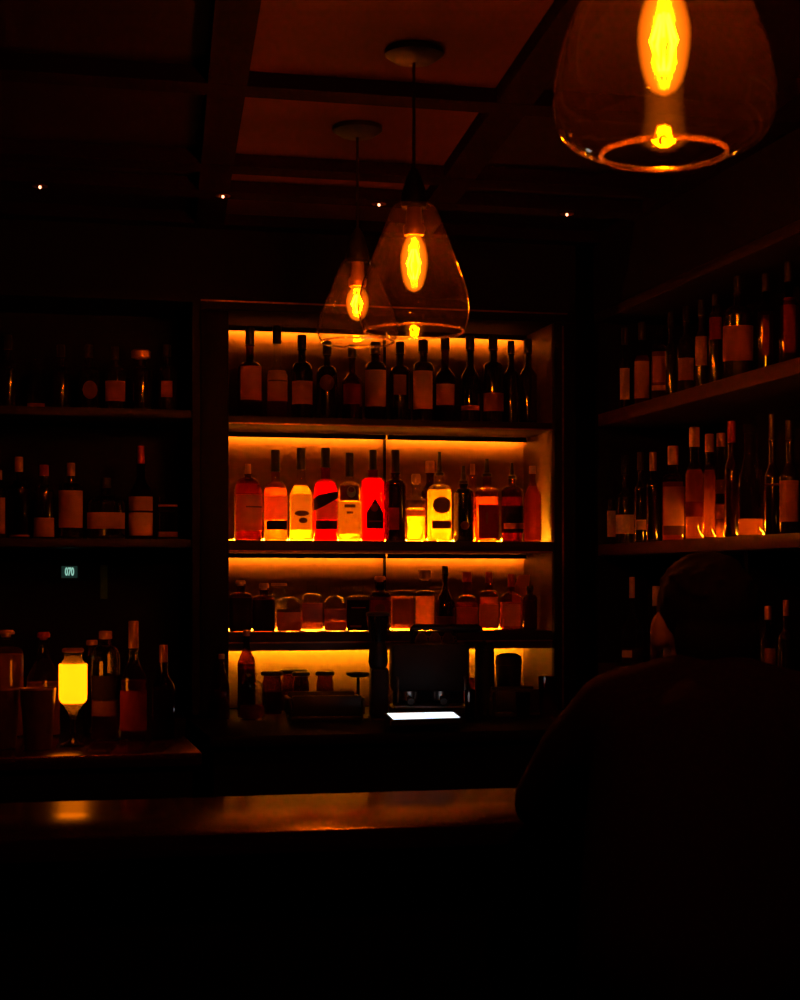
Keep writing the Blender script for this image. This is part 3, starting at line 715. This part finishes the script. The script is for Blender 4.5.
# cut glass decanter
X, Y, d = atY(252, 5.75); m = d/F
dc = thing('decanter', 'round sparkling cut-glass decanter glowing amber before the brown beer bottle', 'decanter', (X, Y, ZC+.0008), 0, GC)
bm = bmesh.new(); z = lambda y: zp(y, d)-ZC
prof = []
for k in range(10):
    q = k/9; prof.append(((9+5.5*math.sin(math.pi*(.18+.75*q)))*m, .0+z(684)*q))
prof += [(5*m, z(680)), (5*m, z(676)), (7*m, z(673))]
lathe(bm, prof, 12)
for v in bm.verts:
    k = 1+.05*math.sin(v.co.z*260+math.atan2(v.co.y, v.co.x)*6); v.co.x *= k; v.co.y *= k
link('glass_body', bm, 'clear_glass', dc, smooth=False)
link('liquid', lathe(bmesh.new(), [(9*m,.006),(12*m,.02),(12.6*m,.035),(11.5*m,.05)], 24), 'amber_liquid', dc)
def jar(px, Y, wpx, ytop, label, lid=True, mat='brown_glass', liq='brown_liquid'):
    X, Y, d = atY(px, Y); m = d/F; z = lambda y: zp(y, d)-ZC; R = wpx/2*m; h = z(ytop)
    t = thing('jar', label, 'jar', (X, Y, ZC+.0008), 0, GC)
    link('glass_body', lathe(bmesh.new(), [(R*.86,0),(R*.92,.006),(R*.92,h*.72),(R*.78,h*.84),(R*.8,h-.016)], 28), mat, t)
    if liq: link('contents', lathe(bmesh.new(), [(R*.84,.008),(R*.86,.02),(R*.86,h*.5),(R*.8,h*.52)], 24), liq, t)
    if lid: link('lid', lathe(bmesh.new(), [(R*.95,h-.0155),(R*1.02,h-.014),(R*1.02,h-.004),(R*.9,h)], 28), 'black_cap', t)
jar(272, 5.99, 22, 671.5, 'dark lidded jar right of the cut-glass decanter on back counter')
jar(294, 6.13, 28, 669.5, 'broad lidded jar at the rear, second from left on back counter')
jar(301, 5.99, 18, 672, 'dark lidded jar directly before the broad rear jar')
jar(325, 6.02, 19, 671.5, 'dark lidded jar third along the front, before glowing panel')
jar(346, 6.02, 14, 684, 'small low clear jar lit amber left of the coffee machine', lid=False, mat='clear_glass', liq='amber_liquid')
jar(468, 6.05, 20, 650, 'pale-rimmed glass jar just behind the coffee machine shoulder', lid=False, mat='clear_glass', liq='brown_liquid')
# flat dish on stand beside machine
X, Y, d = atY(358, 6.05); m = d/F
ds = thing('cake_stand', 'flat dark footed dish with plate edge lit behind, left of coffee machine', 'dish', (X, Y, ZC+.0008), 0, GC)
zt = zp(674.5, d)-ZC
link('plate', lathe(bmesh.new(), [(2.5*m,zt-.012),(8*m,zt-.010),(11.5*m,zt-.002),(11.8*m,zt+.006),(10.8*m,zt+.006),(8*m,zt-.004),(.2*m,zt-.005)], 28), 'black_metal', ds)
link('foot', lathe(bmesh.new(), [(5*m,0),(5*m,.004),(1.6*m,.012),(1.5*m,zt-.0125)], 20), 'black_metal', ds)
# black bar caddies
def caddy(px, Y, wpx, ytop, label, dy=.09, rz=-.06):
    X, Y, d = atY(px, Y); m = d/F
    cd = thing('bar_caddy', label, 'caddy', (X, Y, ZC+.0008), rz)
    h = zp(ytop, d)-ZC; hw = wpx/2*m
    boxo('tray', 'black_plastic', cd, -hw, hw, -dy, dy, 0, .02, bev=.006)
    for s in (-1, 1): boxo('side_wall', 'black_plastic', cd, s*hw-.006, s*hw+.006, -dy, dy, .0205, h-.012, bev=.004)
    boxo('front_wall', 'black_plastic', cd, -hw+.007, hw-.007, -dy, -dy+.012, .0205, h-.004, bev=.004)
    boxo('rear_wall', 'black_plastic', cd, -hw+.007, hw-.007, dy-.012, dy, .0205, h, bev=.004)
    for q in (-.33, .33): boxo('divider', 'black_plastic', cd, hw*q-.003, hw*q+.003, -dy+.0125, dy-.0125, .0205, h-.02)
caddy(324, 5.72, 72, 693, 'low black bar caddy on back counter before the lidded jars')
caddy(515, 5.70, 48, 687.5, 'smaller black bar caddy before the ice bucket, right end of back counter', .05)
# coffee machine
X, Y, d = atY(424, 5.735); m = d/F
cm = thing('coffee_machine', 'black boxy coffee machine silhouetted before the glowing lower shelves', 'machine', (X, Y, ZC+.0008), -math.radians(10))
z = lambda y: zp(y, d)-ZC; zx = lambda px: (px-424)*m
boxo('body', 'black_metal', cm, zx(390.5), zx(467), -.10, .135, z(690), z(643), bev=.012)
boxo('base', 'black_metal', cm, zx(390), zx(470), -.12, .135, .012, z(706), bev=.008)
boxo('rear_column', 'black_metal', cm, zx(394), zx(464), .02, .135, z(706)+.0005, z(690)-.0005)
boxo('drip_tray', 'steel', cm, zx(394), zx(464), -.118, .01, z(706)+.0005, z(706)+.008)
for a, b in ((392, 396), (463, 467)):
    for yy in (-.10, .115):
        bm = bmesh.new(); lathe(bm, [(.012,0),(.014,.0115)], 14, cx=zx((a+b)/2), cy=yy); link('foot', bm, 'rubber', cm)
bm = bmesh.new(); tube(bm, [(zx(411),-.06,z(643)+.001),(zx(411),-.06,z(629)),(zx(413),-.06,z(627)),(zx(476),-.06,z(627)),(zx(478),-.06,z(629)),(zx(478),.0,z(630)),(zx(456.5),.08,z(631)),(zx(456),.08,z(643)+.001)], .0115); link('cup_rail', bm, 'black_metal', cm)
for q in (408, 440):
    bm = bmesh.new(); lathe(bm, [(.026,z(690)-.034),(.032,z(690)-.03),(.032,z(690)-.001)], 20, cx=zx(q), cy=-.05)
    g = link('group_head', bm, 'steel', cm)
    bm = bmesh.new(); tube(bm, [(zx(q),-.07,z(690)-.022),(zx(q),-.13,z(690)-.026),(zx(q),-.18,z(690)-.03)], [.008,.011,.013]); link('portafilter_handle', bm, 'black_plastic', g)
for q in (396, 462):
    bm = bmesh.new(); tube(bm, [(zx(q),-.101,z(676)),(zx(q),-.13,z(678)),(zx(q),-.14,z(700))], .004, 8); link('steam_wand', bm, 'steel', cm)
# stacked cups on the machine
for k, q in enumerate((422, 436, 449)):
    cpo = thing('cup', 'dark cup upside down on the coffee machine top, ' + ('left of three', 'middle of three', 'right of three')[k], 'cup', Vector(cm.location)+Matrix.Rotation(cm.rotation_euler.z,3,'Z')@Vector((zx(q), .04, z(643)+.0005)), 0, 'cups on the coffee machine')
    link('bowl', lathe(bmesh.new(), [(.021,0),(.023,.002),(.020,.018),(.012,.030),(.011,.034),(.002,.034)], 20), 'ceramic', cpo)
    bm = bmesh.new(); tube(bm, [(.021,0,.006),(.030,0,.010),(.029,0,.018),(.019,0,.021)], .0025, 8); link('handle', bm, 'ceramic', cpo)
# grinder
X, Y, d = atY(378, 5.72); m = d/F
gr = thing('coffee_grinder', 'black coffee grinder with tall hopper left of the coffee machine', 'grinder', (X, Y, ZC+.0008), -.15)
z = lambda y: zp(y, d)-ZC
boxo('body', 'black_metal', gr, -8*m, 10*m, -.05, .06, .004, z(668), bev=.01)
boxo('base', 'black_metal', gr, -9*m, 9*m, -.09, .07, 0, .0035)
link('neck', lathe(bmesh.new(), [(8*m,z(667.8)),(10*m,z(662)),(9*m,z(650)),(7*m,z(642))], 24), 'black_metal', gr)
link('hopper', lathe(bmesh.new(), [(7.5*m,z(641.8)),(8.6*m,z(634)),(11.4*m,z(620)),(11.4*m,z(616))], 24), 'dark_glass', gr)
link('lid', lathe(bmesh.new(), [(12*m,z(615.8)),(12*m,z(613.5)),(10*m,z(612))], 24), 'black_plastic', gr)
# canister and bowl right of machine
X, Y, d = atY(484.5, 5.80); m = d/F
cn = thing('canister', 'tall black canister right of the coffee machine', 'canister', (X, Y, ZC+.0008)); z = lambda y: zp(y, d)-ZC
link('body', lathe(bmesh.new(), [(9*m,0),(9.6*m,.006),(9.6*m,z(652)),(9*m,z(650))], 28), 'black_metal', cn)
link('lid', lathe(bmesh.new(), [(9.9*m,z(649.8)),(9.9*m,z(645)),(8*m,z(643))], 28), 'black_metal', cn)
link('knob', lathe(bmesh.new(), [(2*m,z(643)+.0005),(2.4*m,z(641.6)),(1.4*m,z(640.5))], 14), 'black_plastic', cn)
X, Y, d = atY(508.5, 6.0); m = d/F
bw = thing('ice_bucket', 'dark round-shouldered lidded bucket near right end of back counter', 'bucket', (X, Y, ZC+.0008)); z = lambda y: zp(y, d)-ZC
link('body', lathe(bmesh.new(), [(9*m,0),(10*m,.006),(13*m,z(668)),(12.6*m,z(665))], 28), 'black_metal', bw)
link('lid', lathe(bmesh.new(), [(13.4*m,z(664.8)),(13.6*m,z(661)),(12*m,z(656)),(8*m,z(653.5)),(2*m,z(653))], 28), 'black_metal', bw)
# upturned glasses right of that
def tumbler(px, Y, wpx, ytop, label, loc=None):
    X, Y, d = atY(px, Y); m = d/F; h = zp(ytop, d)-ZC; R = wpx/2*m
    t = thing('drinking_glass', label, 'glass', (X, Y, ZC+.0008), 0, 'drinking glasses on the back counter')
    link('glass_wall', lathe(bmesh.new(), [(R*.8,0),(R*.82,.003),(R,h),(R*.94,h),(R*.78,.012),(R*.02,.010)], 28), 'tumbler_glass', t)
tumbler(523, 5.53, 15, 692, 'nearer small dim drinking glass right of the ice bucket')
tumbler(548, 5.62, 20, 676.5, 'large dim drinking glass at right end of back counter')
tumbler(470, 5.50, 11, 690, 'small glass standing at the right foot of the coffee machine')
# tablet
pts = []
ZT = ZC+.045
for px, py in ((387, 713.2), (453, 712.0), (460, 717.4), (393.5, 719.4)):
    dd = (EYE-ZT)*F/(py-HOR); xx, yy, _ = atD(px, dd); pts.append(Vector((xx, yy, 0)))
cen = sum(pts, Vector())/4
tb = thing('tablet', 'flat tablet with glowing white screen lying before the coffee machine', 'tablet', (cen.x, cen.y, ZC+.0248))
boxo('stand', 'black_metal', tb, -.07, .07, -.06, .06, -.024, -.0003, bev=.004)
bm = bmesh.new(); vs = []
for p in pts:
    q = p-cen; q = q*1.0+q.normalized()*.014
    vs += [bm.verts.new((q.x, q.y, .0)), bm.verts.new((q.x, q.y, .0195))]
bmesh.ops.convex_hull(bm, input=vs); bmesh.ops.bevel(bm, geom=bm.edges[:], offset=.002, segments=2, affect='EDGES')
link('casing', bm, 'black_plastic', tb)
bm = bmesh.new(); vs = []
for p in pts:
    q = p-cen; vs += [bm.verts.new((q.x, q.y, .0197)), bm.verts.new((q.x, q.y, .0204))]
bmesh.ops.convex_hull(bm, input=vs); link('screen', bm, 'screen_white', tb, smooth=False)

# ------------------------------------------------------------------ pendants
def pendant(px, d, ztop, ycap_canopy, prof_px, ybulb0, ybulb1, wbulb, label, ysock):
    X, Y, _ = atD(px, d); m = d/F
    z0 = ztop
    t = thing('pendant_lamp', label, 'lamp', (X, Y, z0), 0, 'glass pendant lamps over the bar')
    z = lambda y: zp(y, d)-z0
    link('canopy', lathe(bmesh.new(), [(.010,-.030),(.050,-.026),(.071,-.012),(.071,0)], 32), 'black_metal', t)
    zs1 = z(prof_px[0][1])
    link('cord', tube(bmesh.new(), [(0,0,-.0305),(0,0,zs1+.085)], .004, 8), 'black_metal', t)
    link('socket_cover', lathe(bmesh.new(), [(.030,zs1-.012),(.034,zs1),(.030,zs1+.025),(.016,zs1+.07),(.006,zs1+.0845)], 24), 'black_metal', t)
    # shade: thin closed wall, outer then inner
    outer = [(r*m, z(y)) for r, y in prof_px]
    # smooth the outline
    def cr(P, n=5):
        out = []
        for i in range(len(P)-1):
            p0, p1, p2, p3 = P[max(i-1,0)], P[i], P[i+1], P[min(i+2,len(P)-1)]
            for k in range(n):
                q = k/n
                out.append(tuple(.5*((2*p1[j])+(-p0[j]+p2[j])*q+(2*p0[j]-5*p1[j]+4*p2[j]-p3[j])*q*q+(-p0[j]+3*p1[j]-3*p2[j]+p3[j])*q**3) for j in (0,1)))
        out.append(P[-1]); return out
    outer = cr(outer)
    sh = link('glass_shade', lathe(bmesh.new(), outer, 56, close=False), 'shade_glass', t)
    rb = bmesh.new(); n = 56; r, zz = outer[-1]
    rings = []
    for k in range(n):
        a = 2*math.pi*k/n
        rings.append([rb.verts.new(((r-.001+.0032*math.cos(b))*math.cos(a), (r-.001+.0032*math.cos(b))*math.sin(a), zz-.001+.0032*math.sin(b))) for b in [2*math.pi*j/8 for j in range(8)]])
    for k in range(n):
        for j in range(8): rb.faces.new((rings[k][j], rings[(k+1)%n][j], rings[(k+1)%n][(j+1)%8], rings[k][(j+1)%8]))
    link('rim', rb, 'rim_glass', t)
    # bulb
    zb0, zb1 = z(ybulb0), z(ybulb1); hb = zb1-zb0; R = wbulb/2*m
    link('lamp_holder', lathe(bmesh.new(), [(.024,zb0+.001),(.026,zb0+.010),(.026,zb0+.022),(.020,zb0+.03),(.018,zs1-.0125)], 24), 'copper_cap', t)
    bprof = [(.45,0),(.60,.05),(.84,.18),(.98,.34),(1,.46),(.96,.6),(.85,.75),(.68,.88),(.45,.96),(.1,1)]
    b = link('bulb', lathe(bmesh.new(), [(R*a, zb0+hb*q) for a, q in bprof][::-1], 32), 'bulb_shell', t)
    for k in range(5):
        a = 2*math.pi*k/5+.5; r0, r1 = R*.16, R*.46
        pts = [(r0*math.cos(a), r0*math.sin(a), zb0+hb*.25), (r1*math.cos(a), r1*math.sin(a), zb0+hb*.5), (r0*1.1*math.cos(a), r0*1.1*math.sin(a), zb0+hb*.78)]
        link('filament', tube(bmesh.new(), pts, .0026, 12), 'filament', b)
    return t
glass('rim_glass', (.9,.8,.7), refr=0, spec=2.0, rough=.25, haze=.22)
# radius px, row px from neck to opening
P2 = [(14,203),(22,208),(29,225),(37,245),(46,268),(53,287),(56,303),(55.5,316),(52,327),(50,331)]
pendant(414, 4.03, CEIL-.0065, 48, P2, 236, 292, 28, 'clear teardrop glass pendant lamp in the centre of the picture', 205)
P3 = [(10,258),(16,263),(22,277),(29,294),(36,310),(40,325),(40.5,333),(38.5,339),(36.5,342)]
pendant(357.5, 4.71, CEIL-.0065, 125, P3, 287, 321, 23, 'farther smaller glass pendant lamp half behind the centre one', 260)
P1 = [(30,-92),(48,-80),(62,-50),(80,-10),(96,28),(107,66),(111,98),(108,122),(97,140),(78,150),(63,153)]
pendant(664, 2.036, CEIL, 0, P1, -12, 96, 54, 'large near glass pendant lamp cut off at upper right', -90)

# recessed downlights in the beam
for k, px in enumerate((40, 223, 379, 567)):
    X, Y, d = atY(px, 5.38)
    t = thing('downlight', ('dim small recessed ceiling light at far left', 'bright small recessed ceiling light above left cabinet edge', 'small recessed ceiling light left of the centre pendant', 'faint small recessed ceiling light right of centre')[k], 'light', (X, Y, SOFF), 0, 'recessed ceiling lights in a row')
    link('trim_ring', lathe(bmesh.new(), [(.024,-.0005),(.024,-.003),(.018,-.004),(.016,-.002),(.016,-.0006)], 24, close=False), 'brass', t)
    link('lens', lathe(bmesh.new(), [(.002,-.009),(.0045,-.006),(.004,-.0008)], 16), 'downlight_lens', t)

# ------------------------------------------------------------------ the person at the bar
def cap_bm(bm, a, b, ra, rb, seg=16, rings=5):
    """tapered capsule from a to b, closed"""
    a, b = Vector(a), Vector(b); d = (b-a); L = d.length
    if L < 1e-6: d = Vector((0,0,1))
    d.normalize(); u = d.orthogonal().normalized(); v = d.cross(u)
    R = []
    for k in range(rings+1):
        q = math.pi/2*k/rings; R.append((a-d*ra*math.cos(q), ra*math.sin(q)))
    for k in range(rings+1):
        q = math.pi/2*k/rings; R.append((b+d*rb*math.sin(q), rb*math.cos(q)))
    loops = []
    for c, r in R:
        loops.append([bm.verts.new(c+(u*math.cos(2*math.pi*i/seg)+v*math.sin(2*math.pi*i/seg))*max(r, .0003)) for i in range(seg)])
    for p, q in zip(loops, loops[1:]):
        for i in range(seg): bm.faces.new((p[i], p[(i+1)%seg], q[(i+1)%seg], q[i]))
    bm.faces.new(loops[0][::-1]); bm.faces.new(loops[-1])
def ell(bm, c, r, rot=None):
    mtx = Matrix.Translation(c) @ (rot.to_4x4() if rot else Matrix()) @ Matrix.Diagonal((*r, 1))
    bmesh.ops.create_uvsphere(bm, u_segments=24, v_segments=16, radius=1, matrix=mtx)
def remeshed(name, bm, mat, parent, voxel, smooth=4):
    me = bpy.data.meshes.new(name+'_src'); bmesh.ops.recalc_face_normals(bm, faces=bm.faces); bm.to_mesh(me); bm.free()
    o = bpy.data.objects.new(name+'_src', me); COL.objects.link(o)
    r = o.modifiers.new('r', 'REMESH'); r.mode = 'VOXEL'; r.voxel_size = voxel
    s = o.modifiers.new('s', 'SMOOTH'); s.iterations = smooth; s.factor = .5
    bpy.context.view_layer.update()
    ev = o.evaluated_get(bpy.context.evaluated_depsgraph_get())
    nm = bpy.data.meshes.new_from_object(ev); bpy.data.objects.remove(o)
    for p in nm.polygons: p.use_smooth = True
    nm.materials.clear(); nm.materials.append(MATS[mat]); nm.name = name
    x = bpy.data.objects.new(name, nm); COL.objects.link(x); x.parent = parent
    return x
PX, PY = atD(705, 2.70)[:2]
per = thing('person', 'person seen from behind in a dark jacket, leaning elbows on the bar', 'person', (PX, PY, 0), -math.radians(22))
# local frame: +y towards the bar, x to the right
hipz = .86
J = dict(pelvis=(0,-.26,.90), waist=(0,-.20,1.04), chest=(0,-.10,1.20), neck=(0,-.035,1.335), head=(0,.02,1.43))
HC = Vector((0,.015,1.422))
HR = Matrix.Rotation(math.radians(18), 3, 'Z')
SH = {s: (s*.140, -.075, 1.278) for s in (-1, 1)}
EL = {-1: (-.265, .015, 1.130), 1: (.25, .10, 1.135)}
WR = {-1: (-.12, .30, 1.132), 1: (.12, .40, 1.132)}
HIP = {s: (s*.10, -.26, .86) for s in (-1, 1)}
KN = {s: (s*.14, .17, .84) for s in (-1, 1)}
AN = {s: (s*.13, .07, .42) for s in (-1, 1)}
bm = bmesh.new()
ell(bm, HC+Vector((0,0,.02)), (.076,.096,.095), HR); ell(bm, HC+HR@Vector((0,.03,-.045)), (.058,.066,.07), HR)
ell(bm, HC+HR@Vector((0,.102,-.012)), (.013,.02,.024), HR); ell(bm, HC+HR@Vector((0,.086,-.068)), (.024,.016,.012), HR)
ell(bm, HC+HR@Vector((0,.088,.022)), (.045,.012,.01), HR); ell(bm, HC+HR@Vector((0,.082,-.1)), (.024,.02,.018), HR)
for s in (-1, 1):
    ell(bm, HC+HR@Vector((s*.080,.0,-.008)), (.012,.02,.032), HR)
    ell(bm, HC+HR@Vector((s*.03,.083,.008)), (.014,.01,.009), HR)
cap_bm(bm, J['neck'], HC+Vector((0,-.02,-.05)), .062, .056)
cap_bm(bm, J['chest'], J['neck'], .115, .06); cap_bm(bm, J['waist'], J['chest'], .115, .12); cap_bm(bm, J['pelvis'], J['waist'], .13, .115)
for s in (-1, 1):
    cap_bm(bm, (0,-.06,1.27), SH[s], .07, .058); cap_bm(bm, SH[s], EL[s], .052, .040); cap_bm(bm, EL[s], WR[s], .040, .026)
    cap_bm(bm, HIP[s], KN[s], .082, .056); cap_bm(bm, KN[s], AN[s], .054, .036); cap_bm(bm, AN[s], (AN[s][0], AN[s][1]+.13, AN[s][2]-.06), .034, .024)
    # hand: palm along the forearm, fingers resting on the bar top, thumb from the palm's side
    w0 = Vector(WR[s]); f = Vector((-s*.75, .65, -.06)).normalized(); side = Vector((f.y, -f.x, 0)).normalized()*s
    pm = w0+f*.055
    cap_bm(bm, w0, pm, .025, .024)
    for j, (o_, L) in enumerate(((-.026,.066),(-.009,.076),(.009,.072),(.025,.056))):
        b0 = pm+side*o_+f*.004; cap_bm(bm, w0+f*.02+side*o_*.7, b0, .013, .0105)
        b1 = b0+f*L*.5+Vector((0,0,-.004)); b2 = b1+f*L*.32+Vector((0,0,-.012)); b3 = b2+f*L*.16+Vector((0,0,-.012))
        cap_bm(bm, b0, b1, .0098, .0090); cap_bm(bm, b1, b2, .009, .0082); cap_bm(bm, b2, b3, .0082, .007)
    t0 = w0+f*.022-side*.018; t1 = t0-side*.030+f*.026; t2 = t1+f*.028-side*.006
    cap_bm(bm, t0, t1, .013, .0105); cap_bm(bm, t1, t2, .0103, .008)
remeshed('body', bm, 'skin', per, .0065, 3)
# hair: short, cap of hair over the skull with a nape
bm = bmesh.new()
ell(bm, HC+HR@Vector((0,-.012,.036)), (.081,.100,.086), HR); ell(bm, HC+HR@Vector((0,-.058,-.02)), (.070,.052,.072), HR)
for k in range(90):
    a = random.uniform(0, 2*math.pi); e = random.uniform(.15, 1.4)
    n = Vector((math.cos(a)*math.cos(e), math.sin(a)*math.cos(e), math.sin(e)))
    p = HC+HR@(Vector((0,-.012,.036))+Vector((n.x*.080, n.y*.096, n.z*.084)))
    ell(bm, p, (.009,.013,.006), HR)
hair = remeshed('hair', bm, 'hair', per, .006, 2)
# jacket: body, shoulders and sleeves, ends at wrists and collar
bm = bmesh.new()
cap_bm(bm, (0,-.27,.90), J['waist'], .165, .15); cap_bm(bm, J['waist'], J['chest'], .15, .155); cap_bm(bm, J['chest'], (0,-.055,1.28), .155, .10)
for s in (-1, 1):
    cap_bm(bm, (s*.05,-.26,.92), (s*.06,-.11,1.2), .15, .125)
    cap_bm(bm, (s*.03,-.06,1.31), SH[s], .075, .078); mp = (Vector(SH[s])+Vector(EL[s]))*.5+Vector((s*.004,0,.008)); cap_bm(bm, SH[s], mp, .076, .067); cap_bm(bm, mp, EL[s], .067, .052)
    e2 = Vector(EL[s]); w2 = e2+(Vector(WR[s])-e2)*.86
    cap_bm(bm, e2, w2, .049, .040)
    # sleeve folds
    for q in (.2, .4, .62): 
        p = e2+(w2-e2)*q; ell(bm, p, (.047-.008*q, .046-.008*q, .044-.006*q))
cap_bm(bm, (-.05,-.045,1.335), (.05,-.045,1.335), .036, .036)
cap_bm(bm, (-.06,-.02,1.325), (-.05,.03,1.30), .026, .022); cap_bm(bm, (.06,-.02,1.325), (.05,.03,1.30), .026, .022)
remeshed('jacket', bm, 'jacket_cloth', per, .011, 5)
bm = bmesh.new()
cap_bm(bm, (0,-.27,.87), (0,-.26,.90), .15, .15)
for s in (-1, 1): cap_bm(bm, HIP[s], KN[s], .098, .072); cap_bm(bm, KN[s], (AN[s][0], AN[s][1], AN[s][2]+.05), .070, .055)
remeshed('trousers', bm, 'trouser_cloth', per, .012, 4)
for s in (-1, 1):
    bm = bmesh.new(); a = Vector(AN[s])
    cap_bm(bm, a+Vector((0,-.02,-.06)), a+Vector((0,.15,-.075)), .045, .038); cap_bm(bm, a+Vector((0,0,.02)), a+Vector((0,-.01,-.05)), .046, .046)
    remeshed('shoe', bm, 'leather', per, .01, 3)
# bar stool under the person
sx, sy = (per.matrix_basis @ Vector((0,-.25,0))).xy
st = thing('bar_stool', 'dark bar stool under the person in the dark jacket', 'stool', (sx, sy, 0), -.38)
link('seat', lathe(bmesh.new(), [(.16,.66),(.185,.675),(.19,.70),(.18,.712),(.10,.716)], 32), 'leather', st)
for a, b in ((-1,-1),(1,-1),(-1,1),(1,1)):
    link('leg', tube(bmesh.new(), [(a*.19,b*.19,0),(a*.11,b*.11,.658)], .014), 'black_metal', st)
bm = bmesh.new(); n = 24
pr = [(.208*math.cos(2*math.pi*k/n), .208*math.sin(2*math.pi*k/n), .30) for k in range(n+1)]
tube(bm, pr, .010, 8); link('foot_ring', bm, 'brass', st)
